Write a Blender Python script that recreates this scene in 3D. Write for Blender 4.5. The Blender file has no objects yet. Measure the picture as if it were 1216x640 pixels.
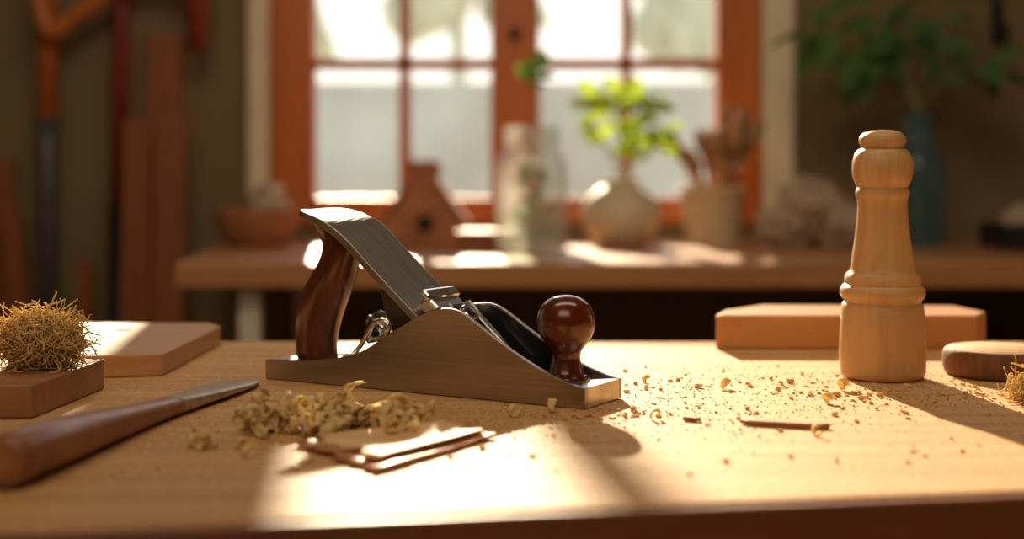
import bpy, bmesh, math, random
from mathutils import Vector, Matrix, noise
random.seed(7)
S=bpy.context.scene
COL=S.collection
TZ=0.9
# ------------------------------------------------------------ materials
def newmat(name):
    m=bpy.data.materials.new(name); m.use_nodes=True
    nt=m.node_tree; b=nt.nodes['Principled BSDF']
    return m,nt,b
def N(nt,t,**k):
    n=nt.nodes.new(t)
    for a,v in k.items(): setattr(n,a,v)
    return n
def wood(name,c1,c2,scale=(3,40,40),rough=.5,bump=.15,coat=0,fleck=None,spec=.5):
    m,nt,b=newmat(name)
    tc=N(nt,'ShaderNodeTexCoord'); mp=N(nt,'ShaderNodeMapping')
    mp.inputs['Scale'].default_value=scale
    nt.links.new(tc.outputs['Object'],mp.inputs['Vector'])
    n1=N(nt,'ShaderNodeTexNoise'); n1.inputs['Scale'].default_value=1.0; n1.inputs['Detail'].default_value=8; n1.inputs['Roughness'].default_value=.62; n1.inputs['Distortion'].default_value=.6
    nt.links.new(mp.outputs[0],n1.inputs['Vector'])
    r=N(nt,'ShaderNodeValToRGB'); r.color_ramp.elements[0].position=.3; r.color_ramp.elements[1].position=.7
    r.color_ramp.elements[0].color=(*c2,1); r.color_ramp.elements[1].color=(*c1,1)
    nt.links.new(n1.outputs['Fac'],r.inputs['Fac'])
    out=r.outputs[0]
    if fleck:
        n2=N(nt,'ShaderNodeTexNoise'); n2.inputs['Scale'].default_value=260; n2.inputs['Detail'].default_value=3
        nt.links.new(tc.outputs['Object'],n2.inputs['Vector'])
        r2=N(nt,'ShaderNodeValToRGB'); r2.color_ramp.elements[0].position=.56; r2.color_ramp.elements[1].position=.68
        nt.links.new(n2.outputs['Fac'],r2.inputs['Fac'])
        mx=N(nt,'ShaderNodeMix',data_type='RGBA'); mx.inputs[7].default_value=(*fleck,1)
        nt.links.new(r2.outputs[0],mx.inputs[0]); nt.links.new(out,mx.inputs[6]); out=mx.outputs[2]
    nt.links.new(out,b.inputs['Base Color'])
    bp=N(nt,'ShaderNodeBump'); bp.inputs['Strength'].default_value=bump; bp.inputs['Distance'].default_value=.001
    nt.links.new(n1.outputs['Fac'],bp.inputs['Height']); nt.links.new(bp.outputs[0],b.inputs['Normal'])
    b.inputs['Roughness'].default_value=rough; b.inputs['Specular IOR Level'].default_value=spec
    b.inputs['Coat Weight'].default_value=coat; b.inputs['Coat Roughness'].default_value=.12
    return m
def plain(name,c,rough=.6,metal=0,var=.15,nscale=25,bump=.1,coat=0,stretch=None):
    m,nt,b=newmat(name)
    tc=N(nt,'ShaderNodeTexCoord'); n1=N(nt,'ShaderNodeTexNoise'); n1.inputs['Scale'].default_value=nscale; n1.inputs['Detail'].default_value=6
    if stretch:
        mp=N(nt,'ShaderNodeMapping'); mp.inputs['Scale'].default_value=stretch
        nt.links.new(tc.outputs['Object'],mp.inputs['Vector']); nt.links.new(mp.outputs[0],n1.inputs['Vector'])
    else: nt.links.new(tc.outputs['Object'],n1.inputs['Vector'])
    r=N(nt,'ShaderNodeValToRGB'); r.color_ramp.elements[0].position=.3; r.color_ramp.elements[1].position=.7
    r.color_ramp.elements[0].color=(*[x*(1-var) for x in c],1); r.color_ramp.elements[1].color=(*[min(1,x*(1+var)) for x in c],1)
    nt.links.new(n1.outputs['Fac'],r.inputs['Fac']); nt.links.new(r.outputs[0],b.inputs['Base Color'])
    bp=N(nt,'ShaderNodeBump'); bp.inputs['Strength'].default_value=bump; bp.inputs['Distance'].default_value=.002
    nt.links.new(n1.outputs['Fac'],bp.inputs['Height']); nt.links.new(bp.outputs[0],b.inputs['Normal'])
    b.inputs['Roughness'].default_value=rough; b.inputs['Metallic'].default_value=metal
    b.inputs['Coat Weight'].default_value=coat
    return m
def thinglass(name,tint=(1,1,1),base=.03,edge=.55,rough=.03,dust=None,veilc=(.9,.88,.8)):
    m=bpy.data.materials.new(name); m.use_nodes=True; nt=m.node_tree; nt.nodes.clear()
    o=N(nt,'ShaderNodeOutputMaterial'); t=N(nt,'ShaderNodeBsdfTransparent'); g=N(nt,'ShaderNodeBsdfGlossy')
    t.inputs[0].default_value=(*tint,1); g.inputs['Roughness'].default_value=rough
    lw=N(nt,'ShaderNodeLayerWeight'); lw.inputs[0].default_value=.5
    pw=N(nt,'ShaderNodeMath',operation='POWER'); pw.inputs[1].default_value=4
    ma=N(nt,'ShaderNodeMath',operation='MULTIPLY_ADD'); ma.inputs[1].default_value=edge; ma.inputs[2].default_value=base; ma.use_clamp=True
    nt.links.new(lw.outputs['Facing'],pw.inputs[0]); nt.links.new(pw.outputs[0],ma.inputs[0])
    mx=N(nt,'ShaderNodeMixShader'); nt.links.new(ma.outputs[0],mx.inputs[0]); nt.links.new(t.outputs[0],mx.inputs[1]); nt.links.new(g.outputs[0],mx.inputs[2])
    out=mx.outputs[0]
    if dust:
        # milky scatter mixed into the glass; on the panes it imitates haze glow
        tr=N(nt,'ShaderNodeBsdfTranslucent'); df=N(nt,'ShaderNodeBsdfDiffuse'); tr.inputs[0].default_value=(*veilc,1); df.inputs[0].default_value=(*veilc,1)
        md=N(nt,'ShaderNodeMixShader'); md.inputs[0].default_value=.3; nt.links.new(tr.outputs[0],md.inputs[1]); nt.links.new(df.outputs[0],md.inputs[2])
        m2=N(nt,'ShaderNodeMixShader'); m2.inputs[0].default_value=dust; nt.links.new(out,m2.inputs[1]); nt.links.new(md.outputs[0],m2.inputs[2]); out=m2.outputs[0]
    nt.links.new(out,o.inputs[0]); return m
def leafmat(name,c,tr=.45,ns=14,lo=.6):
    m=bpy.data.materials.new(name); m.use_nodes=True; nt=m.node_tree; nt.nodes.clear()
    o=N(nt,'ShaderNodeOutputMaterial'); d=N(nt,'ShaderNodeBsdfDiffuse'); t=N(nt,'ShaderNodeBsdfTranslucent')
    tc=N(nt,'ShaderNodeTexCoord'); n1=N(nt,'ShaderNodeTexNoise'); n1.inputs['Scale'].default_value=ns
    nt.links.new(tc.outputs['Object'],n1.inputs['Vector'])
    r=N(nt,'ShaderNodeValToRGB'); r.color_ramp.elements[0].color=(*[x*lo for x in c],1); r.color_ramp.elements[1].color=(*[min(1,x*1.3) for x in c],1)
    nt.links.new(n1.outputs['Fac'],r.inputs['Fac'])
    nt.links.new(r.outputs[0],d.inputs[0]); nt.links.new(r.outputs[0],t.inputs[0])
    mx=N(nt,'ShaderNodeMixShader'); mx.inputs[0].default_value=tr
    nt.links.new(d.outputs[0],mx.inputs[1]); nt.links.new(t.outputs[0],mx.inputs[2]); nt.links.new(mx.outputs[0],o.inputs[0]); return m

M_table=wood('table_wood',(.66,.40,.185),(.46,.245,.095),(2.5,60,10),.62,.25,fleck=(.74,.50,.27),spec=.16)
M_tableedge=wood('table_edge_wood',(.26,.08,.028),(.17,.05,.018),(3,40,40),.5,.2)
M_board=wood('pale_board_wood',(.56,.33,.16),(.44,.24,.10),(6,60,60),.5,.2)
M_boarddk=wood('brown_board_wood',(.44,.22,.09),(.30,.13,.05),(5,50,50),.5,.2)
M_red=wood('oiled_red_wood',(.60,.29,.105),(.44,.19,.06),(6,50,50),.4,.2)
M_pestle=wood('turned_beech',(.66,.41,.19),(.50,.28,.12),(70,70,5),.45,.15,coat=.1)
M_rose=wood('polished_rosewood',(.15,.026,.010),(.055,.010,.005),(60,60,14),.25,.05,coat=.6)
M_gouge=wood('gouge_handle_wood',(.36,.15,.07),(.24,.085,.038),(60,60,6),.42,.1,coat=.15)
M_winfr=wood('window_frame_wood',(.64,.18,.034),(.47,.115,.02),(20,20,3),.4,.1)
M_bench=wood('wall_bench_wood',(.56,.28,.11),(.42,.19,.07),(3,30,30),.4,.2)
M_plankr=wood('plank_red_wood',(.34,.11,.035),(.22,.065,.02),(30,30,3),.5,.2)
M_orange=wood('orange_handle_wood',(.62,.20,.04),(.46,.13,.025),(30,30,3),.4,.1)
M_shave=leafmat('shaving_wood',(.97,.68,.36),.35,120,.88)
M_veneer=wood('veneer_wood',(.88,.60,.34),(.72,.44,.21),(8,90,90),.6,.1,spec=.2)
M_sliver=wood('red_sliver_wood',(.56,.25,.10),(.42,.16,.06),(20,90,90),.5,.1)
M_wool=leafmat('wood_wool_fibre',(.84,.60,.29),.3,60,.75)
M_dust=leafmat('sawdust_flake',(.82,.55,.28),.25,200,.75)
M_bark=wood('bark_wood',(.26,.11,.045),(.10,.04,.018),(90,90,18),.7,.9)
M_wall=plain('olive_plaster',(.215,.16,.085),.9,var=.1,nscale=4)
M_wall2=plain('dark_side_plaster',(.26,.18,.10),.9,var=.1,nscale=4)
M_cream=plain('cream_plaster',(.82,.76,.60),.8,var=.06,nscale=8)
M_floor=wood('floor_wood',(.22,.12,.06),(.13,.07,.03),(2,20,20),.5,.2)
M_steel=plain('brushed_steel',(.56,.55,.53),.30,1,var=.2,nscale=60,bump=.05)
M_chrome=plain('bright_steel',(.80,.77,.72),.18,1,var=.1,nscale=40,bump=.02)
M_black=plain('black_japanning',(.012,.011,.010),.35,0,var=.2,nscale=120,bump=.1,coat=.3)
M_cheek=plain('bronzed_steel',(.40,.36,.33),.30,.97,var=.10,nscale=1,bump=.03,stretch=(6,6,500))
M_iron=plain('dark_plane_iron',(.30,.30,.30),.36,.9,var=.18,nscale=1,bump=.05,stretch=(20,400,20))
M_blade=plain('worn_bronze_blade',(.44,.34,.26),.38,.5,var=.2,nscale=90,bump=.06)
M_darkmetal=plain('dark_tool_metal',(.05,.05,.055),.45,.8)
M_greymetal=plain('grey_tool_metal',(.15,.16,.17),.5,.6)
M_redpaint=plain('dark_red_paint',(.24,.035,.02),.4)
M_white=plain('white_paint',(.66,.62,.52),.6)
M_terra=plain('terracotta_clay',(.36,.15,.07),.7,var=.2,nscale=20)
M_holeshade=plain('hole_shade',(.01,.008,.006),.9)
M_vase=plain('speckled_ceramic',(.68,.59,.44),.5,var=.15,nscale=60)
M_crock=plain('beige_stoneware',(.66,.51,.33),.6,var=.12,nscale=30)
M_cloth=plain('linen_cloth',(.50,.38,.29),.9,var=.3,nscale=30,bump=.4)
M_glass=thinglass('jar_glass',(.95,.97,.95),.12,1.0,.05,dust=.26)
M_bglass=thinglass('blue_bottle_glass',(.60,.80,.90),.06,.6,.04,dust=.26,veilc=(.28,.50,.66))
M_pane=thinglass('window_glass',(.98,.98,.97),.02,.2,.01,dust=.07,veilc=(1,.97,.90))  # pale scatter in the panes stands in for window haze
M_water=thinglass('jar_water',(.93,.96,.92),.02)
M_leafb=leafmat('bright_leaf',(.42,.55,.06),.5)
M_leafd=leafmat('dark_leaf',(.11,.22,.07),.3)
M_leafm=leafmat('mid_leaf',(.22,.38,.07),.5)
M_stem=plain('plant_stem',(.18,.22,.07),.7)
M_bristle=plain('brush_bristle',(.38,.22,.11),.8)
M_hedge=plain('garden_foliage',(.36,.40,.29),.9,var=.35,nscale=3)
M_gwall=plain('garden_wall_render',(.32,.34,.30),.9,var=.35,nscale=1.2)
M_ground=plain('garden_ground',(.42,.40,.32),.9,var=.2,nscale=1)

# ------------------------------------------------------------ geometry helpers
def mk(name,verts,faces,mat,smooth=False,parent=None,loc=None,bevel=0,seg=2,fix=True):
    me=bpy.data.meshes.new(name); me.from_pydata([tuple(v) for v in verts],[],faces)
    if fix:
        bm=bmesh.new(); bm.from_mesh(me); bmesh.ops.recalc_face_normals(bm,faces=bm.faces); bm.to_mesh(me); bm.free()
    for m in (mat if isinstance(mat,(list,tuple)) else [mat]): me.materials.append(m)
    if smooth:
        for p in me.polygons: p.use_smooth=True
    o=bpy.data.objects.new(name,me); COL.objects.link(o)
    if loc: o.location=loc
    if parent: o.parent=parent
    if bevel:
        b=o.modifiers.new('bevel','BEVEL'); b.width=bevel; b.segments=seg; b.limit_method='ANGLE'; b.angle_limit=math.radians(35)
    return o
def empty(name,loc=(0,0,0),rz=0):
    e=bpy.data.objects.new(name,None); e.empty_display_size=.05; COL.objects.link(e); e.location=loc; e.rotation_euler=(0,0,rz); return e
def boxdata(x0,x1,y0,y1,z0,z1,off=0):
    v=[(x0,y0,z0),(x1,y0,z0),(x1,y1,z0),(x0,y1,z0),(x0,y0,z1),(x1,y0,z1),(x1,y1,z1),(x0,y1,z1)]
    f=[(0,3,2,1),(4,5,6,7),(0,1,5,4),(1,2,6,5),(2,3,7,6),(3,0,4,7)]
    return v,[tuple(i+off for i in q) for q in f]
def boxes(name,bl,mat,parent=None,bevel=0):
    V=[];F=[]
    for b in bl:
        v,f=boxdata(*b,off=len(V)); V+=v;F+=f
    return mk(name,V,F,mat,parent=parent,bevel=bevel)
def box(name,b,mat,parent=None,bevel=0): return boxes(name,[b],mat,parent,bevel)
def prism(name,poly,z0,z1,mat,parent=None,bevel=0,axis='z',smooth=False):
    n=len(poly); V=[]
    for z in (z0,z1):
        for a,b in poly:
            V.append((a,b,z) if axis=='z' else (a,z,b))
    F=[tuple(range(n-1,-1,-1)),tuple(range(n,2*n))]+[(i,(i+1)%n,n+(i+1)%n,n+i) for i in range(n)]
    return mk(name,V,F,mat,parent=parent,bevel=bevel,smooth=smooth)
def smoothprof(p,k=4):
    out=[]
    for i in range(len(p)-1):
        p0=p[max(i-1,0)];p1=p[i];p2=p[i+1];p3=p[min(i+2,len(p)-1)]
        for j in range(k):
            t=j/k
            out.append(tuple(.5*((2*p1[c])+(-p0[c]+p2[c])*t+(2*p0[c]-5*p1[c]+4*p2[c]-p3[c])*t*t+(-p0[c]+3*p1[c]-3*p2[c]+p3[c])*t**3) for c in range(len(p1))))
    out.append(tuple(p[-1])); return out
def lathe(name,prof,mat,loc=(0,0,0),parent=None,seg=48,rough=0):
    V=[];F=[];n=len(prof)
    for r,z in prof:
        for s in range(seg):
            a=2*math.pi*s/seg; rr=max(r,1e-5)
            if rough: rr*=1+rough*noise.noise(Vector((math.cos(a)*2,math.sin(a)*2,z*10)))
            V.append((rr*math.cos(a),rr*math.sin(a),z))
    for i in range(n-1):
        for s in range(seg):
            F.append((i*seg+s,i*seg+(s+1)%seg,(i+1)*seg+(s+1)%seg,(i+1)*seg+s))
    if prof[0][0]>1e-4: F.append(tuple(range(seg-1,-1,-1)))
    if prof[-1][0]>1e-4: F.append(tuple((n-1)*seg+s for s in range(seg)))
    o=mk(name,V,F,mat,smooth=True,parent=parent,loc=loc)
    e=o.modifiers.new('es','EDGE_SPLIT'); e.split_angle=math.radians(50)
    return o
def tubedata(pts,rad,seg=8,off=0,cap=True):
    pts=[Vector(p) for p in pts]; n=len(pts)
    if not isinstance(rad,(list,tuple)): rad=[rad]*n
    V=[];F=[]; up=Vector((0.13,.21,.97))
    prev=None
    for i in range(n):
        t=(pts[min(i+1,n-1)]-pts[max(i-1,0)]).normalized()
        if prev is None:
            a=t.cross(up); a= a if a.length>1e-3 else t.cross(Vector((1,0,0)))
        else: a=prev-t*prev.dot(t)
        a.normalize(); prev=a; b=t.cross(a)
        for s in range(seg):
            an=2*math.pi*s/seg; V.append(pts[i]+(a*math.cos(an)+b*math.sin(an))*rad[i])
    for i in range(n-1):
        for s in range(seg):
            F.append((off+i*seg+s,off+i*seg+(s+1)%seg,off+(i+1)*seg+(s+1)%seg,off+(i+1)*seg+s))
    if cap:
        F.append(tuple(off+s for s in range(seg-1,-1,-1))); F.append(tuple(off+(n-1)*seg+s for s in range(seg)))
    return V,F
def tube(name,pts,rad,mat,parent=None,seg=10):
    V,F=tubedata(pts,rad,seg); return mk(name,V,F,mat,smooth=True,parent=parent)
def loft(name,secs,mat,parent=None,seg=28,smooth=True):
    V=[];F=[];n=len(secs)
    for c,a,b,e in secs:
        for s in range(seg):
            t=2*math.pi*s/seg; ct,st=math.cos(t),math.sin(t)
            V.append(Vector(c)+Vector(a)*math.copysign(abs(ct)**(2/e),ct)+Vector(b)*math.copysign(abs(st)**(2/e),st))
    for i in range(n-1):
        for s in range(seg): F.append((i*seg+s,i*seg+(s+1)%seg,(i+1)*seg+(s+1)%seg,(i+1)*seg+s))
    F.append(tuple(range(seg-1,-1,-1))); F.append(tuple((n-1)*seg+s for s in range(seg)))
    return mk(name,V,F,mat,smooth=smooth,parent=parent)

# ------------------------------------------------------------ room
YW=3.48
box('floor',(-1.8,2.0,-1.6,3.7,-.06,0),M_floor)
box('ceiling',(-1.8,2.0,-1.6,3.7,2.7,2.76),M_wall2)
box('wall_left',(-1.8,-1.7,-1.6,3.7,0,2.7),M_wall2)
box('wall_right',(1.9,2.0,-1.6,3.7,0,2.7),M_wall2)
box('wall_front',(-1.7,1.9,-1.6,-1.5,0,2.7),M_wall2)
WL,WR,WB,WT=-.587,.606,.94,1.62
TL,TR,TB,TT=-1.25,1.35,1.66,2.28
boxes('wall_back',[(-1.7,1.9,YW,YW+.12,0,WB),(-1.7,WL,YW,YW+.12,WB,TB),(WR,1.9,YW,YW+.12,WB,TB),
  (WL,WR,YW,YW+.12,WT,TB),(-1.7,TL,YW,YW+.12,TB,TT),(TR,1.9,YW,YW+.12,TB,TT),(-1.7,1.9,YW,YW+.12,TT,2.7)],M_wall)
w=empty('window_1',(0,0,0))
y0,y1=YW-.02,YW+.05
boxes('frame',[(WL,-.483,y0,y1,WB,WT),(.498,WR,y0,y1,WB,WT),(-.483,.498,y0,y1,WB,1.003),(-.483,.498,y0,y1,WT-.06,WT),(-.052,.066,y0-.01,y1,1.003,WT-.06)],M_winfr,w,.004)
boxes('muntins',[(-.276,-.250,y0+.01,y1-.01,1.003,WT-.06),(.267,.292,y0+.01,y1-.01,1.003,WT-.06),
   (-.483,-.052,y0+.01,y1-.012,1.318,1.343),(.066,.498,y0+.01,y1-.012,1.318,1.343)],M_winfr,w,.002)
mk('glass',[(-.483,y0+.03,1.003),(.498,y0+.03,1.003),(.498,y0+.03,WT-.06),(-.483,y0+.03,WT-.06)],[(0,1,2,3)],M_pane,parent=w)
lathe('latch',[(0,0),(.014,0),(.014,.01),(.008,.014),(0,.016)],M_darkmetal,(.007,y0-.012,1.40),w).rotation_euler=(math.pi/2,0,0)
t=empty('unseen_transom',(0,0,0))  # unseen upper window, added to let sun reach the workbench
boxes('frame',[(TL,TR,y0,y1,TB,TB+.03),(TL,TR,y0,y1,TT-.05,TT),(TL,TL+.05,y0,y1,TB,TT),(TR-.05,TR,y0,y1,TB,TT),
   (-.632,-.450,y0,y1,TB,TT),(-.292,-.247,y0,y1,TB,TT),(.33,.40,y0,y1,TB,TT)],M_winfr,t,.003)  # post widths and positions chosen for the shadows they throw
mk('glass',[(TL+.05,y0+.03,TB+.03),(TR-.05,y0+.03,TB+.03),(TR-.05,y0+.03,TT-.05),(TL+.05,y0+.03,TT-.05)],[(0,1,2,3)],M_pane,parent=t)
box('trim_1',(WL-.055,WL-.004,YW-.025,YW,.905,1.655),M_cream,bevel=.003)
box('trim_2',(WR+.004,WR+.08,YW-.025,YW,.905,1.655),M_cream,bevel=.003)

# exterior
box('garden_ground',(-25,25,3.75,60,-.3,-.1),M_ground)
box('garden_wall',(-9,9,9,9.25,-.1,1.62),M_gwall)
def blob(name,c,r,mat,amp=.35,fr=1.2,sub=4,parent=None,sc=(1,1,1)):
    bm=bmesh.new(); bmesh.ops.create_icosphere(bm,subdivisions=sub,radius=1)
    for v in bm.verts:
        d=v.co.normalized(); k=1+amp*noise.noise(d*fr+Vector(c)*3.1)+amp*.5*noise.noise(d*fr*3+Vector(c))
        v.co=Vector((d.x*sc[0],d.y*sc[1],d.z*sc[2]))*r*k
    me=bpy.data.meshes.new(name); bm.to_mesh(me); bm.free(); me.materials.append(mat)
    for p in me.polygons: p.use_smooth=True
    o=bpy.data.objects.new(name,me); COL.objects.link(o); o.location=c
    if parent: o.parent=parent
    return o
for i,(x,z,r) in enumerate([(-.55,3.1,.6),(-3.0,2.9,.9),(2.0,2.95,.75),(4.0,2.8,1.0)]):
    e=empty('garden_tree',(x,14,-.1))
    tube('trunk',[(0,0,0),(.05,0,1),(0,0,z)],[.12,.1,.06],M_hedge,e)
    blob('crown',(0,0,z+.1),r,M_hedge,.6,parent=e)
    blob('crown_side',(.5,.2,z-.25),r*.6,M_hedge,.6,parent=e)
    blob('crown_low',(-.45,.1,z-.35),r*.45,M_hedge,.6,parent=e)

# ------------------------------------------------------------ main workbench
wb=empty('workbench',(0,0,0))
xl,xr=-.85,.85
prism('top',[(xl,.727+.16*xl),(xr,.727+.16*xr),(xr,1.442),(xl,1.442)],TZ-.045,TZ,M_table,wb,.003)
def fy(x): return .727+.16*x
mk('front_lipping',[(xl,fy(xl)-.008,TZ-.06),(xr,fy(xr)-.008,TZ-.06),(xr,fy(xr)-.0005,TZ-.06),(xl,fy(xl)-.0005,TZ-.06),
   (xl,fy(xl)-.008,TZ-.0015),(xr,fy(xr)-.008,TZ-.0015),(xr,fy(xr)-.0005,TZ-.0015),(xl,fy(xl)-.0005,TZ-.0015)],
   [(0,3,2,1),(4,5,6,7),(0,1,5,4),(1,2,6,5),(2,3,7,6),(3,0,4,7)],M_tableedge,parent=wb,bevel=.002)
boxes('legs',[(-.8,-.72,.70,.78,0,TZ-.045),(.72,.8,.90,.98,0,TZ-.045),(-.8,-.72,1.33,1.41,0,TZ-.045),(.72,.8,1.33,1.41,0,TZ-.045)],M_bench,wb,.003)
boxes('aprons',[(-.72,.72,1.35,1.38,TZ-.14,TZ-.045),(-.77,-.74,.78,1.33,TZ-.14,TZ-.045),(.74,.77,.98,1.33,TZ-.14,TZ-.045)],M_bench,wb)

# ------------------------------------------------------------ hand plane
hp=empty('hand_plane',(-.205,1.182,TZ+.0005),math.radians(-30.5))
L=.2995; W=.06
prof=[(0,.0158),(.05,.0185),(.09,.0262),(.11,.035),(.13,.047),(.15,.058),(.163,.0642),(.172,.0664),(.183,.067),(.194,.064),(.209,.0555),(.225,.0455),(.245,.0345),(.262,.0262),(.28,.0196),(.293,.0160),(L,.0152)]
sp=smoothprof(prof,4)
poly=[(0,0),(L,0)]+sp[::-1]
for nm,v0,v1 in (('cheek_near',0,.0042),('cheek_far',W-.0042,W)):
    prism(nm,poly,v0,v1,M_cheek,hp,.0006,axis='y')
lin=[(u,z-.0015) for u,z in sp if .095<u<.272]
lin=[(lin[0][0],.010),(lin[-1][0],.010)]+lin[::-1]
prism('inner_lining_near',lin,.0042,.0048,M_black,hp,axis='y')
prism('inner_lining_far',lin,W-.0048,W-.0042,M_black,hp,axis='y')
prism('sole',[(0.0,0),(L,0),(L,.0150),(.275,.0150),(.262,.0125),(.21,.009),(.20,.006),(.10,.009),(.085,.0150),(0,.0150)],.0042,W-.0042,M_steel,hp,.0004,axis='y')
prism('bed',[(.085,.0152),(.26,.0130),(.255,.018),(.215,.0135),(.205,.010),(.10,.0145)],.0045,W-.0045,M_black,hp,axis='y')
prism('frog',[(.098,.012),(.212,.010),(.200,.022),(.155,.058),(.118,.082),(.108,.078),(.112,.060),(.120,.045),(.112,.030)],.013,.047,M_black,hp,.001,axis='y')
cpts=smoothprof([(.0295,.1405),(.045,.1378),(.062,.1325),(.080,.1228),(.10,.1055),(.125,.0845),(.150,.0640),(.178,.0420),(.205,.0170)],5)
V=[];F=[]
n=len(cpts); th=.0058
for i,(u,z) in enumerate(cpts):
    a=cpts[max(i-1,0)]; b=cpts[min(i+1,n-1)]
    tx,tz=b[0]-a[0],b[1]-a[1]; l=math.hypot(tx,tz); nx,nz=-tz/l,tx/l
    k=min(1,max(0,(u-.03)/.05)); k*= max(0,min(1,(.20-u)/.05))
    hw=.0255
    if i<4: hw=.0255-(3-i)*.0012
    if u>.15: hw=.0215
    for v,s in ((.03-hw,0),(.03+hw,0),(.03+hw,1),(.03-hw,1)):
        zz=z+(v-.03)*.22*k
        V.append((u-nx*th*(1-s),v,zz-nz*th*(1-s)))
for i in range(n-1):
    for s in range(4): F.append((i*4+s,i*4+(s+1)%4,(i+1)*4+(s+1)%4,(i+1)*4+s))
F+=[(3,2,1,0),tuple((n-1)*4+s for s in range(4))]
mk('cutting_iron',V,F,M_iron,parent=hp,bevel=.0007)
d=Vector((.055,0,-.0455)).normalized(); nn=Vector((.0455,0,.055)).normalized()
BASE=Vector((.146,0,.0665))
def slab(name,s0,s1,n0,n1,v0,v1,mat,bev=.0012,base=BASE,n2=None):
    V=[]
    for s,nv in ((s0,n0),(s1,n0),(s1,n1 if n2 is None else n2),(s0,n1)):
        p=base+d*s+nn*nv; V.append((p.x,p.z))
    return prism(name,V,v0,v1,mat,hp,bev,axis='y')
slab('lever_cap_head',.000,.018,.0005,.0125,.008,.050,M_steel,.003)
slab('lever_cap_lip',-.004,.006,.0100,.0150,.006,.052,M_chrome,.002)
slab('lever_cap_arm',.016,.084,.0005,.0160,.013,.047,M_black,.004,n2=.004)
slab('lever_cap_rail_near',.018,.082,.0155,.0178,.0135,.0175,M_steel,.0008,n2=.0058)
slab('lever_cap_rail_far',.018,.082,.0155,.0178,.0425,.0465,M_steel,.0008,n2=.0058)
def cylo(name,c,ax,r,h,mat,seg=28):
    o=lathe(name,[(0,0),(r*.92,0),(r,h*.12),(r,h*.85),(r*.88,h),(0,h)],mat,c,hp,seg)
    o.rotation_mode='QUATERNION'; o.rotation_quaternion=Vector(ax).to_track_quat('Z','Y'); return o
def at(s,nv,v): 
    p=BASE+d*s+nn*nv; return Vector((p.x,v,p.z))
cylo('cap_screw',at(.031,.012,.030),nn,.0085,.0085,M_chrome)
cylo('cap_screw_slot_disc',at(.031,.0205,.030),nn,.0045,.0008,M_black)
cylo('cap_pin_near',at(.024,.010,.0125),(0,-1,0),.0055,.003,M_chrome)
tube('cap_spring',[at(.040,.0155,.030),at(.055,.0135,.030),at(.066,.0105,.030)],[.0025,.002,.0015],M_steel,hp)
cylo('depth_wheel',(.096,.03,.046),(-.8,0,.35),.0115,.007,M_black)
cylo('wheel_hub',(.100,.03,.044),(-.8,0,.35),.005,.016,M_chrome)
tube('depth_screw',[(.12,.03,.036),(.084,.03,.052)],.003,M_chrome,hp)
tube('lateral_lever',smoothprof([(.074,.012,.0165),(.080,.011,.022),(.090,.010,.031),(.097,.010,.041),(.102,.012,.050),(.111,.013,.053),(.116,.014,.047),(.112,.014,.040),(.103,.012,.037)],5),[.0021]*41,M_chrome,hp)
tube('yoke_arm',smoothprof([(.078,.020,.0165),(.092,.019,.024),(.108,.019,.030),(.118,.02,.040)],5),.0018,M_steel,hp)
tube('lever_pin',[(.1,.008,.0365),(.1,.05,.0365)],.0022,M_steel,hp)
sec=[(.0150,.014,.051,.013),(.019,.012,.049,.0135),(.030,.0112,.0485,.0134),(.0436,.0112,.0512,.0140),(.058,.0132,.0565,.0147),(.0725,.019,.0632,.0150),(.085,.0275,.0680,.0148),(.096,.0350,.0715,.0142),(.1055,.0390,.0740,.0136),(.1115,.0395,.0748,.0132),(.119,.0365,.0735,.013),(.1257,.0315,.066,.0128),(.131,.0285,.056,.0122),(.1350,.0285,.048,.0110)]
sec=smoothprof(sec,4)
loft('rear_tote',[(Vector(((l+r)/2,.03,z)),Vector(((r-l)/2,0,0)),Vector((0,h,0)),2.35) for z,l,r,h in sec],M_rose,hp,36)
lathe('front_knob',smoothprof([(.0168,.0145),(.0172,.0165),(.0164,.0185),(.0138,.0205),(.0120,.026),(.0108,.032),(.0120,.0375),(.0165,.0435),(.0203,.0500),(.0218,.0575),(.0208,.0655),(.0172,.0725),(.0110,.0770),(.005,.0788),(0,.079)],3),M_rose,(.2675,.03,0),hp)
cylo('knob_ferrule',(.2675,.03,.0145),(0,0,1),.0182,.002,M_chrome)

# ------------------------------------------------------------ turned mallet
pz=lambda y:.175-(y-200)/1419
mp=[(446,0),(446,45),(443,48.5),(436,50),(415,50.3),(385,49.2),(366,48),(359,47),(357,44.8),(354,45),(352,47.5),(347,49.3),(341,49),(337,46),(335.5,43.5),(333,44.5),(328,44),(323,41.5),(320,38),(316,37.2),(300,35),(280,32),(262,30),(245,28.8),(234,29),(231,31),(227,31.5),(223,30),(221,28.5),(218,31),(210,34),(200,35.3),(190,34.8),(181,32),(176,27.5),(174.5,24),(172,25),(167,27.5),(161,26.5),(156,21),(153.5,12),(153,0)]
mal=lathe('turned_wooden_mallet',[(r/1419,pz(y)-pz(446)) for y,r in mp],M_pestle,(.310,1.19,TZ+.0005),seg=64)

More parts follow.
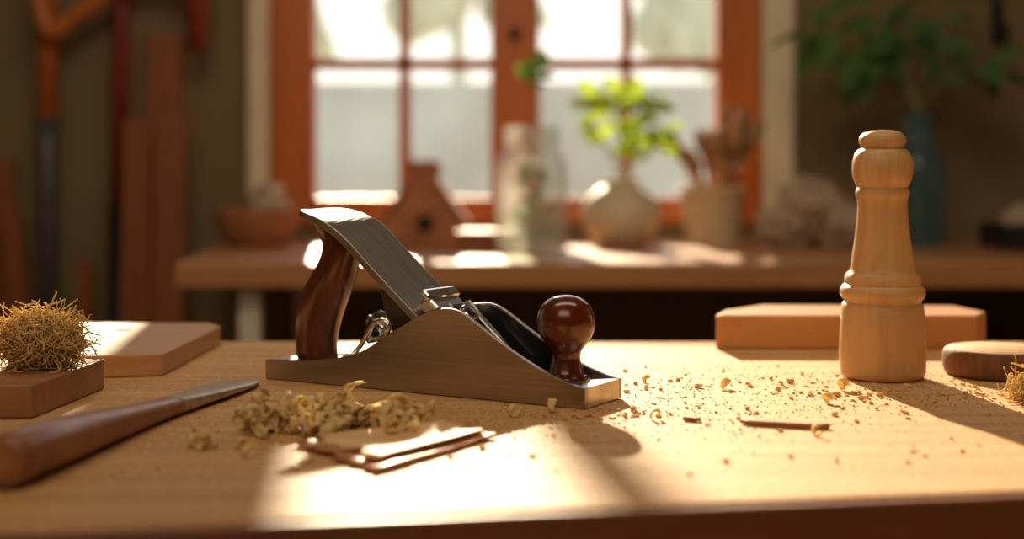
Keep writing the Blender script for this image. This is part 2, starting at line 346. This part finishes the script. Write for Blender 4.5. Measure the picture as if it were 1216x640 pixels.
# ------------------------------------------------------------ disc, boards
wd=empty('wood_slice',(.413,1.205,TZ+.0005))
lathe('bark_side',smoothprof([(.0415,0),(.0445,.002),(.0465,.010),(.0458,.019),(.0435,.0225)],3),M_bark,parent=wd,rough=.03,seg=72)
lathe('cut_face',[(0,.0226),(.0425,.0226),(.0432,.0222)],wood('slice_face',(.62,.37,.18),(.46,.25,.11),(30,30,30),.5,.2),parent=wd,rough=.03,seg=72)
prism('shaped_board',[(.197,1.376),(.448,1.372),(.470,1.41),(.458,1.475),(.262,1.485),(.215,1.43)],TZ+.0005,TZ+.033,M_red,bevel=.002)
cb=prism('cutting_board',[(-.44,1.165),(-.294,1.197),(-.289,1.41),(-.305,1.438),(-.44,1.438),(-.50,1.38),(-.50,1.19)],TZ+.0005,TZ+.019,M_board,bevel=.0012)
hole=lathe('hole_cutter',[(.011,-.05),(.011,.05)],M_holeshade,(-.378,1.374,TZ+.01),seg=32)
bo=cb.modifiers.new('hole','BOOLEAN'); bo.object=hole; bo.solver='EXACT'
bpy.context.view_layer.update()
dg=bpy.context.evaluated_depsgraph_get(); me=bpy.data.meshes.new_from_object(cb.evaluated_get(dg)); cb.modifiers.clear(); cb.data=me
bpy.data.objects.remove(hole)
prism('wood_block',[(-.323,1.128),(-.335,.993),(-.50,.985),(-.49,1.135)],TZ+.0005,TZ+.0240,M_boarddk,bevel=.0012)

# ------------------------------------------------------------ wood wool
def wool(name,c,rx,ry,rz,nst,base,rmin,rmax,sr=.00045):
    V=[];F=[]
    for i in range(nst):
        while True:
            p=Vector((random.uniform(-1,1),random.uniform(-1,1),random.uniform(-1,1)))
            if p.length<1: break
        if random.random()<.7: p=p.normalized()*random.uniform(.72,1.0)
        p=Vector((p.x*rx,p.y*ry,p.z*rz))+Vector(c)
        R=random.uniform(rmin,rmax); a=Vector([random.gauss(0,1) for _ in range(3)]).normalized()
        b=a.orthogonal().normalized(); cc=a.cross(b); ph=random.uniform(0,6.28); ext=random.uniform(2,5.5); pitch=random.uniform(-.006,.006)
        nn_=14; pts=[]
        for k in range(nn_):
            an=ph+ext*k/(nn_-1); rr=R*(1+.3*math.sin(an*1.7+i))
            q=p+(b*math.cos(an)+cc*math.sin(an))*rr*.7+a*pitch*k/3
            q.z=max(q.z,base+sr*1.5+random.random()*.0005); pts.append(q)
        v,f=tubedata(pts,sr*random.uniform(.7,1.6),4,len(V),False); V+=v;F+=f
    return mk(name,V,F,M_wool,smooth=True,fix=False)
wool('wood_wool_tuft',(-.357,1.076,TZ+.024+.021),.030,.024,.020,1250,TZ+.0242,.004,.009)
wool('wood_wool_tuft',(.392,1.062,TZ+.011),.014,.014,.009,220,TZ+.0006,.004,.009)

# ------------------------------------------------------------ gouge / scraper lying lower left
A=Vector((-.2775,.772,0)); B=Vector((-.217,1.155,0)); dr=(B-A).normalized(); sd=Vector((dr.y,-dr.x,0)); GL=(B-A).length
g=empty('wood_gouge',(A.x,A.y,TZ+.0005)); 
st=smoothprof([(0,.0115,.0115),(.003,.0134,.0134),(.02,.0150,.0148),(.10,.0152,.0148),(.20,.0142,.0135),(.32,.0120,.0114),(.44,.0100,.0092),(.55,.0094,.0075),(.63,.0105,.0062)],4)
loft('handle',[(dr*(t_*GL)+Vector((0,0,hh)),sd*ww,Vector((0,0,hh)),2.1) for t_,ww,hh in st],M_gouge,g,32)
st=smoothprof([(.61,.0104,.0060),(.68,.0125,.0052),(.76,.0155,.0042),(.85,.0180,.0032),(.93,.0185,.0022),(.98,.0150,.0014),(1.0,.0095,.0009)],4)
loft('blade',[(dr*(t_*GL)+Vector((0,0,hh+.001)),sd*ww,Vector((0,0,hh)),3.2) for t_,ww,hh in st],M_blade,g,28)

# ------------------------------------------------------------ shavings
SH=[]
def ribbons(name,specs,mat):
    V=[];F=[]
    for (x,y,R,wd_,turns,tilt,yaw,grow,lift) in specs:
        SH.append((x,y,R*1.6+.004))
        ax=Vector((math.cos(yaw)*math.cos(tilt),math.sin(yaw)*math.cos(tilt),math.sin(tilt)))
        b=ax.orthogonal().normalized(); c=ax.cross(b); n_=int(16*turns)+8; loc=[]
        ph=random.uniform(0,6.28)
        for k in range(n_):
            an=ph+turns*2*math.pi*k/(n_-1); r=R*(1-grow*k/(n_-1)); wv=wd_*(.55+.45*math.sin(math.pi*(k+.8)/(n_+.6)))
            ctr=(b*math.cos(an)*1.25+c*math.sin(an)*.8)*r+ax*(.0035*k/(n_-1)*turns)
            ctr+=Vector((noise.noise(ctr*300+Vector((x*90,y*70,0))),noise.noise(ctr*300+Vector((9,x*50,y*40))),0))*R*.3
            for q in (-.5,0,.5):
                loc.append(ctr+ax*wv*q+ (b*math.cos(an)+c*math.sin(an))*(.0006 if q==0 else 0))
        mz=min(p.z for p in loc); off=len(V)
        V+=[p+Vector((x,y,TZ+.0008-mz+lift)) for p in loc]
        for k in range(n_-1):
            for q in (0,1): F.append((off+k*3+q,off+k*3+q+1,off+(k+1)*3+q+1,off+(k+1)*3+q))
    o=mk(name,V,F,mat,smooth=True,fix=False)
    so=o.modifiers.new('sol','SOLIDIFY'); so.thickness=.0005; return o
sp=[]
for i in range(150):
    u=random.random(); x=-.176+.112*u+random.gauss(0,.006); y=.952-.004*u+random.gauss(0,.017)
    big=random.random()<.35
    sp.append((x,y,random.uniform(.008,.014) if big else random.uniform(.0035,.007),random.uniform(.004,.010),random.uniform(.22,.5) if big else random.uniform(.6,1.6),random.uniform(-.5,.5),random.uniform(0,3.14),random.uniform(.2,.6),0 if i<80 else random.uniform(.003,.009)))
for x,y,r in ((-.194,.885,.0055),(-.2,.893,.004),(-.190,.889,.004),(-.158,.862,.004),(.002,1.0,.004),(-.14,1.03,.006),(-.128,1.036,.005),(.03,1.02,.004),(-.17,.89,.003),(.10,.99,.003),(.17,1.13,.004),(.235,1.06,.003),(.26,1.12,.004),(.11,1.15,.003),(.2,.93,.003)):
    sp.append((x,y,r,.006,.8,.2,random.uniform(0,3),.3,0))
sp.append((-.115,1.035,.016,.013,.30,.1,.9,.1,0))
ribbons('wood_shavings',sp,M_shave)
def sheet(V,F,poly4,z,amp,seedv,nx=18,ny=10):
    p=[Vector(q) for q in poly4]; off=len(V)
    for j in range(ny+1):
        for i in range(nx+1):
            a,b=i/nx,j/ny
            q=(p[0]*(1-a)+p[1]*a)*(1-b)+(p[3]*(1-a)+p[2]*a)*b
            ed=.006*noise.noise(Vector((q.x*90,seedv,q.y*90)))
            zz=z+amp*(noise.noise(Vector((a*2.2,b*1.4,seedv)))+.7)+amp*.8*abs(a-.5)**2*2
            V.append(Vector((q.x+ed*(1 if i in(0,nx) or j in(0,ny) else 0),q.y+ed*(1 if j in(0,ny) else 0),TZ+max(zz,.0012))))
    for j in range(ny):
        for i in range(nx):
            F.append((off+j*(nx+1)+i,off+j*(nx+1)+i+1,off+(j+1)*(nx+1)+i+1,off+(j+1)*(nx+1)+i))
vo=empty('veneer_offcuts')
V=[];F=[]
sheet(V,F,[(-.135,.892),(-.078,.812),(-.010,.922),(-.030,.945)],.001,.003,1.3)
o=mk('sheet_1',V,F,M_sliver,smooth=True,fix=False,parent=vo); o.modifiers.new('s','SOLIDIFY').thickness=.0016
V=[];F=[]
sheet(V,F,[(-.125,.898),(-.080,.830),(-.018,.920),(-.045,.957)],.0035,.0025,4.1)
o=mk('sheet_2',V,F,M_veneer,smooth=True,fix=False,parent=vo); o.modifiers.new('s','SOLIDIFY').thickness=.0011
prism('wood_sliver',[(.156,.975),(.160,.968),(.205,.953),(.214,.956),(.213,.961),(.170,.977)],TZ+.0005,TZ+.0035,M_sliver,bevel=.0006)
prism('wood_sliver',[(.118,.985),(.128,.981),(.131,.984),(.121,.990)],TZ+.0005,TZ+.003,M_sliver,bevel=.0005)

# sawdust + chips (one mesh)
V=[];F=[]
def flake(x,y,s,flat=.5):
    R=Matrix.Rotation(random.uniform(0,6.28),3,'Z')@Matrix.Rotation(random.uniform(-.4,.4),3,'X')
    hx,hy,hz=s*random.uniform(.5,1.2),s*random.uniform(.3,.8),s*flat*random.uniform(.3,.9)
    off=len(V); c=[]
    for sx,sy,sz in ((-1,-1,-1),(1,-1,-1),(1,1,-1),(-1,1,-1),(-1,-1,1),(1,-1,1),(1,1,1),(-1,1,1)):
        c.append(R@Vector((sx*hx*random.uniform(.5,1),sy*hy*random.uniform(.5,1),sz*hz)))
    mz=min(q.z for q in c)
    V.extend([q+Vector((x,y,TZ-mz)) for q in c])
    F.extend([tuple(off+k for k in q) for q in ((0,3,2,1),(4,5,6,7),(0,1,5,4),(1,2,6,5),(2,3,7,6),(3,0,4,7))])
def onboard(x,y):
    if not(-.6<x<.6 and .727+.16*x+.01<y<1.43): return False
    if x<-.28 and y>.97: return False
    if x>.19 and y>1.36: return False
    if (x-.31)**2+(y-1.19)**2<.037**2 or (x-.413)**2+(y-1.205)**2<.05**2 or (x-.392)**2+(y-1.062)**2<.028**2: return False
    P=Vector((x,y,0))-A
    if abs(P.dot(sd))<.022 and P.dot(dr)<GL+.01: return False
    for a,b,r in SH:
        if abs(x-a)<r and abs(y-b)<r: return False
    dx,dy=x+.205,y-1.182; c,s_=math.cos(math.radians(30.5)),math.sin(math.radians(30.5))
    u=dx*c-dy*s_; v=dx*s_+dy*c
    return not(-.003<u<.303 and -.003<v<.063)
for cx,cy,sx,sy,nn_,s0,s1 in ((.0,1.05,.3,.2,1500,.0002,.0007),(.22,1.14,.14,.08,1400,.0003,.0011),(.05,1.0,.10,.04,600,.0003,.0012),(-.12,.95,.10,.07,260,.0003,.0012),(.38,1.12,.06,.05,500,.0004,.0013),
      (.22,1.13,.12,.07,80,.0014,.0034),(.0,.95,.25,.12,45,.0012,.0030),(-.12,.90,.06,.04,26,.0015,.0034),(.05,1.01,.03,.015,26,.0014,.0034),(.16,.93,.12,.08,22,.0012,.0028),(.26,1.10,.03,.012,35,.001,.0032),(.36,1.09,.04,.03,40,.001,.003)):
    k=0
    while k<nn_:
        x,y=random.gauss(cx,sx),random.gauss(cy,sy)
        if onboard(x,y): flake(x,y,random.uniform(s0,s1)); k+=1
mk('sawdust',V,F,M_dust,fix=False)

# ------------------------------------------------------------ wall bench
bn=empty('wall_bench',(0,0,0))
prism('top',[(-.625,2.64),(1.75,2.64),(1.75,YW-.03),(-.70,YW-.03)],TZ-.047,TZ,M_bench,bn,.004)
boxes('legs',[(-.515,-.475,2.68,2.72,0,TZ-.047),(1.3,1.34,2.68,2.72,0,TZ-.047),(-.515,-.475,3.36,3.40,0,TZ-.047),(1.3,1.34,3.36,3.40,0,TZ-.047)],M_white,bn)
boxes('rear_rail',[(-.475,1.3,3.37,3.39,TZ-.11,TZ-.047)],M_bench,bn)
cr=empty('wooden_crate',(1.10,3.0,0)); boxes('slats',[(-.12,.18,-.16,-.14,z,z+.12) for z in (.32,.46,.6)]+[(-.12,.18,.14,.16,z,z+.12) for z in (.32,.46,.6)]+[(-.12,-.10,-.14,.14,.0,.72),(.16,.18,-.14,.14,.0,.72)],M_plankr,cr,.002)

bw=empty('clay_bowl',(-.569,3.18,TZ+.0005))
lathe('body',smoothprof([(.06,0),(.064,.004),(.082,.03),(.094,.062),(.098,.082),(.095,.085),(.090,.080),(.078,.040),(.06,.012),(0,.010)],3),M_terra,parent=bw)
blob('cloth',(.02,0,.085),.045,M_cloth,.5,2.2,3,bw,(1,.9,1.0))
lathe('small_cup',[(.02,.05),(.026,.12),(.024,.12),(.019,.055)],M_white,(.03,.02,.02),bw,24)

bh=empty('wooden_birdhouse',(-.197,3.2,TZ+.0005))
prism('body',[(-.082,0),(.082,0),(.090,.050),(.030,.135),(.028,.160),(-.028,.160),(-.030,.135),(-.090,.050)],-.06,.06,M_terra,bh,.004,axis='y')
boxes('cap',[(-.044,.044,-.05,.05,.160,.168),(-.034,.034,-.04,.04,.168,.192)],M_terra,bh,.003)
for sgn in(-1,1):
    prism('roof_board',[(sgn*.098,.046),(sgn*.104,.054),(sgn*.034,.146),(sgn*.028,.138)],-.07,.07,M_terra,bh,.001,axis='y')
o=lathe('entrance_ring',[(.018,0),(.026,0),(.026,.008),(.018,.008)],M_terra,(.005,-.0605,.052),bh,32); o.rotation_euler=(math.pi/2,0,0)
o=lathe('entrance_shade_disc',[(0,0),(.019,0),(.019,.009),(0,.009)],M_holeshade,(.005,-.0605,.052),bh,32); o.rotation_euler=(math.pi/2,0,0)  # solid black disc painted as the shade inside the opening

sb=empty('small_wooden_box',(-.055,3.0,TZ+.0005)); box('base',(-.06,.06,-.05,.05,0,.032),M_plankr,sb,.002); box('lid',(-.064,.064,-.054,.054,.032,.044),M_plankr,sb,.002)

def leafdata(p,dirv,up,Ln,Wd,off):
    dirv=dirv.normalized(); s_=dirv.cross(up); s_=(s_ if s_.length>1e-3 else dirv.orthogonal()).normalized(); nrm=s_.cross(dirv)
    V=[];n_=6
    for k in range(n_+1):
        t_=k/n_; w_=Wd*math.sin(math.pi*min(1,t_*.93+.05))**.8*.5; c=p+dirv*Ln*t_-Vector((0,0,1))*Ln*.22*t_*t_
        V+=[c-s_*w_+nrm*w_*.3,c,c+s_*w_+nrm*w_*.3]
    F=[]
    for k in range(n_):
        for q in (0,1): F.append((off+k*3+q,off+k*3+q+1,off+(k+1)*3+q+1,off+(k+1)*3+q))
    return V,F
def plant(parent,stems,mat,Ln,Wd,per,start=.35,rs=.0022):
    VS=[];FS=[];VL=[];FL=[]
    for pts in stems:
        pts=[Vector(q) for q in smoothprof([tuple(q) for q in pts],5)]
        v,f=tubedata(pts,[rs*(1-.5*i/len(pts)) for i in range(len(pts))],6,len(VS)); VS+=v;FS+=f
        n_=len(pts)
        for k in range(per):
            t_=start+(1-start)*(k+.5)/per; i=min(n_-2,int(t_*(n_-1))); tg=(pts[i+1]-pts[i]).normalized()
            a=k*2.4+random.random(); side=(tg.orthogonal().normalized()); side=Matrix.Rotation(a,3,tg)@side
            dv=side*.9+tg*.55; sc=random.uniform(.7,1.15)
            upv=Vector((random.uniform(-.5,.5),random.uniform(-1.2,0),.8))
            v,f=leafdata(pts[i],dv,upv,Ln*sc,Wd*sc,len(VL)); VL+=v;FL+=f
        v,f=leafdata(pts[-1],(pts[-1]-pts[-2]),Vector((.2,.3,1)),Ln,Wd,len(VL)); VL+=v;FL+=f
    mk('stems',VS,FS,M_stem,smooth=True,parent=parent); mk('leaves',VL,FL,mat,smooth=True,parent=parent,fix=False)

jr=empty('glass_jar',(.040,2.87,TZ+.0005))
lathe('glass',smoothprof([(.0,.003),(.055,.003),(.066,.006),(.071,.018),(.072,.06),(.072,.15),(.069,.185),(.060,.205),(.051,.215),(.050,.222),(.056,.226),(.056,.240),(.053,.246),(.050,.252)],3),M_glass,parent=jr)
lathe('rim',[(.049,.250),(.056,.250),(.058,.254),(.056,.258),(.050,.258)],M_glass,parent=jr)
lathe('water',[(0,.011),(.050,.011),(.064,.022),(.064,.09),(0,.09)],M_water,parent=jr)
plant(jr,[[(0,0,.014),(.01,0,.12),(-.006,.01,.26),(.012,0,.37)]],M_leafm,.058,.036,4,.86)
plant(jr,[[(0,0,.014),(-.02,-.01,.08),(-.015,0,.16)],[(0,0,.014),(.02,.01,.07),(.02,0,.14)]],M_leafm,.045,.026,5,.35)

vs=empty('ceramic_vase',(.246,3.2,TZ+.0005))
lathe('body',smoothprof([(.0,.0),(.040,.0),(.062,.010),(.084,.040),(.090,.068),(.082,.100),(.056,.126),(.040,.136),(.038,.146),(.042,.152),(.036,.150),(.034,.138),(.0,.130)],3),M_vase,parent=vs)
plant(vs,[[(0,0,.13),(-.02,.0,.20),(-.06,.02,.27),(-.075,0,.33)],[(0,0,.13),(.0,.0,.22),(.0,.02,.29),(-.015,0,.34)],
  [(0,0,.13),(.02,.0,.21),(.045,-.01,.27),(.07,0,.31)],[(0,0,.13),(.03,.02,.19),(.07,.0,.23),(.095,.0,.25)],[(0,0,.13),(-.01,-.02,.2),(.03,-.03,.26),(.03,-.03,.33)]],M_leafb,.064,.044,8,.35)

ck=empty('brush_crock',(.462,3.27,TZ+.0005))
lathe('pot',smoothprof([(0,0),(.056,0),(.060,.004),(.066,.06),(.072,.112),(.077,.116),(.077,.130),(.071,.131),(.068,.110),(.060,.02),(0,.015)],2),M_crock,parent=ck)
for i in range(18):
    a=i*2.4; r=.045*math.sqrt((i+.5)/18); top=Vector((math.cos(a)*r*2.5+.02,math.sin(a)*r*1.0,.20+.07*random.random()+.06*max(0,math.cos(a))))
    b0=Vector((math.cos(a+2)*.03,math.sin(a+2)*.03,.02)); m=b0.lerp(top,.75)
    tube('brush_handle_%d'%i,[b0,b0.lerp(top,.5),m],[.004,.005,.006],random.choice([M_boarddk,M_red,M_bench]),ck,8)
    tube('brush_head_%d'%i,[m,m.lerp(top,.3),m.lerp(top,.7),top],[.007,.013,.015,.005],random.choice([M_bristle,M_bristle,M_boarddk]),ck,10)

rg=empty('rag_heap',(.68,3.18,TZ))
for i,(x,y,z,r,sc) in enumerate([(-.05,0,.045,.062,(1.1,1,.75)),(.05,.0,.05,.065,(1,1,.8)),(0,.03,.105,.055,(1.1,1,.8)),(-.03,-.03,.09,.05,(1,1,.9)),(.085,-.02,.04,.045,(1,1,.8))]):
    blob('rag_%d'%i,(x,y,z),r,M_cloth,.55,2.4,4,rg,sc)

bb=empty('blue_glass_bottle',(.913,3.2,TZ+.0005))
lathe('glass',smoothprof([(0,0),(.048,0),(.056,.008),(.058,.03),(.058,.17),(.050,.205),(.036,.235),(.033,.25),(.034,.285),(.040,.292),(.034,.295),(.028,.285)],3),M_bglass,parent=bb)
lathe('water',[(0,.008),(.044,.008),(.052,.03),(.052,.12),(0,.12)],M_water,parent=bb)
plant(bb,[[(0,0,.02),(0,0,.28),(-.06,.0,.40),(-.17,-.02,.47),(-.25,-.03,.47)],[(0,0,.02),(0,0,.28),(-.04,.01,.42),(-.12,.0,.54),(-.20,.0,.60)],
 [(0,0,.02),(.0,0,.28),(.02,0,.40),(.06,0,.50),(.10,0,.58)],[(0,0,.02),(0,0,.28),(.05,.02,.36),(.11,0,.40),(.16,-.02,.39)],[(0,0,.02),(0,0,.28),(-.02,0,.42),(-.02,-.03,.54),(-.05,-.03,.64)],[(0,0,.02),(0,0,.28),(-.03,.03,.36),(-.10,.03,.40),(-.15,.02,.38)]],M_leafd,.10,.052,9,.5,.003)

ty=empty('dark_metal_tray',(1.18,3.1,TZ+.0005))
boxes('tray',[(-.13,.22,-.1,.1,0,.01),(-.13,.22,-.1,-.09,.01,.055),(-.13,.22,.09,.1,.01,.055),(-.13,-.12,-.09,.09,.01,.055),(.21,.22,-.09,.09,.01,.055)],M_darkmetal,ty,.001)
for i in range(4): blob('rag_%d'%i,(-.07+.08*i,0,.055),.042,M_cloth,.4,2,3,ty)

# ------------------------------------------------------------ tools against back wall (left)
def lean(name,parts):
    e=empty(name,(0,0,0))
    for nm,pts,r,m in parts: tube(nm,pts,r,m,e,14)
    return e
lean('garden_spade',[('handle',[(-1.115,3.43,1.95),(-1.114,3.41,1.147)],[.020,.024],M_orange),('socket',[(-1.114,3.412,1.19),(-1.11,3.40,1.1),(-1.095,3.37,.5)],[.027,.022,.018],M_greymetal)])
prism('blade',[(-1.16,.005),(-1.03,.005),(-1.03,.46),(-1.05,.5),(-1.14,.5),(-1.16,.46)],3.38,3.392,M_greymetal,bpy.data.objects['garden_spade'],.002,axis='y')
lean('long_handled_hoe',[('handle',[(-.940,3.44,1.95),(-.943,3.42,.965)],[.018,.021],M_redpaint),('shaft',[(-.943,3.42,.99),(-.95,3.40,.12),(-.95,3.395,.03)],[.025,.024,.02],M_darkmetal)])
prism('blade',[(-1.0,0.005),(-.92,0.005),(-.93,.06),(-.98,.06)],3.39,3.402,M_darkmetal,bpy.data.objects['long_handled_hoe'],.002,axis='y')
bs=empty('bow_saw',(0,0,0)); YS=3.355
tube('frame',smoothprof([(-1.10,YS,1.60),(-1.115,YS,1.48),(-1.09,YS,1.395),(-1.04,YS,1.43),(-.97,YS,1.475),(-.90,YS,1.53),(-.82,YS,1.54),(-.765,YS,1.50)],4),.019,M_orange,bs,12)
tube('grip',[(-.745,YS,1.62),(-.74,YS,1.50),(-.745,YS,1.35)],[.022,.026,.022],M_redpaint,bs,12)
box('blade',(-1.10,-.745,YS-.001,YS+.001,1.585,1.61),M_greymetal,bs)
def plank(x0,x1,yb,yt,z1,mat,dx=0,th=.024,name='wood_plank'):
    V=[(x0,yb,0),(x1,yb,0),(x1,yb+th,0),(x0,yb+th,0),(x0+dx,yt,z1),(x1+dx,yt,z1),(x1+dx,yt+th,z1),(x0+dx,yt+th,z1)]
    return mk(name,V,[(0,3,2,1),(4,5,6,7),(0,1,5,4),(1,2,6,5),(2,3,7,6),(3,0,4,7)],mat,bevel=.002)
plank(-.912,-.845,3.27,3.335,1.19,M_plankr)
plank(-.838,-.765,3.27,3.335,1.205,M_plankr)
plank(-.885,-.80,3.40,3.44,1.40,M_plankr,0,.02)
plank(-1.29,-1.205,3.38,3.44,1.095,M_plankr)
plank(-1.08,-1.04,3.27,3.325,1.00,M_plankr,-.12)
plank(-1.02,-.99,3.30,3.34,.86,M_plankr)
hk=empty('wall_hook',(0,0,0))
box('plate',(1.17,1.20,YW-.012,YW,1.38,1.6),M_darkmetal,hk)
tube('hook',smoothprof([(1.185,YW-.01,1.41),(1.185,YW-.06,1.39),(1.185,YW-.08,1.42)],4),.007,M_darkmetal,hk)

# ------------------------------------------------------------ light
az,el=math.radians(7.0),math.radians(21)
sun=bpy.data.lights.new('sun','SUN'); sun.energy=13; sun.color=(1,.81,.56); sun.angle=math.radians(1.1)
so=bpy.data.objects.new('sun',sun); COL.objects.link(so)
so.rotation_mode='QUATERNION'; so.rotation_quaternion=Vector((math.sin(az)*math.cos(el),-math.cos(az)*math.cos(el),-math.sin(el))).to_track_quat('-Z','Y')
def area(name,loc,tgt,sx,sy,e,c):
    l=bpy.data.lights.new(name,'AREA'); l.shape='RECTANGLE'; l.size=sx; l.size_y=sy; l.energy=e; l.color=c
    o=bpy.data.objects.new(name,l); COL.objects.link(o); o.location=loc
    o.rotation_mode='QUATERNION'; o.rotation_quaternion=(Vector(tgt)-Vector(loc)).to_track_quat('-Z','Y'); return o
area('room_fill',(-.3,-.6,2.5),(.1,1.6,.9),1.6,1.2,15,(1,.77,.52))  # added fill light for the near side, no fixture
area('far_room_fill',(.0,1.3,2.6),(0,3.2,.9),1.6,.8,18,(1,.79,.54))  # second added fill, brightens the back wall and bench
wr=bpy.data.worlds.new('sky'); S.world=wr; wr.use_nodes=True; nt=wr.node_tree; bg=nt.nodes['Background']
tc=N(nt,'ShaderNodeTexCoord'); sx=N(nt,'ShaderNodeSeparateXYZ'); rp=N(nt,'ShaderNodeValToRGB')
nt.links.new(tc.outputs['Generated'],sx.inputs[0]); nt.links.new(sx.outputs['Z'],rp.inputs[0]); nt.links.new(rp.outputs[0],bg.inputs[0])
rp.color_ramp.elements[0].color=(1,.93,.80,1); rp.color_ramp.elements[1].color=(.62,.78,1,1); rp.color_ramp.elements[1].position=.8
bg.inputs[1].default_value=1.5

cam=bpy.data.cameras.new('camera'); co=bpy.data.objects.new('camera',cam); COL.objects.link(co)
co.location=(0,0,1.075); co.rotation_euler=(math.pi/2,0,0); cam.lens=50; cam.sensor_width=36; cam.shift_y=-120/1216; cam.clip_start=.02
cam.dof.use_dof=True; cam.dof.focus_distance=1.09; cam.dof.aperture_fstop=2.9
S.camera=co
S.view_settings.view_transform='Standard'; S.view_settings.look='None'; S.view_settings.exposure=0.1
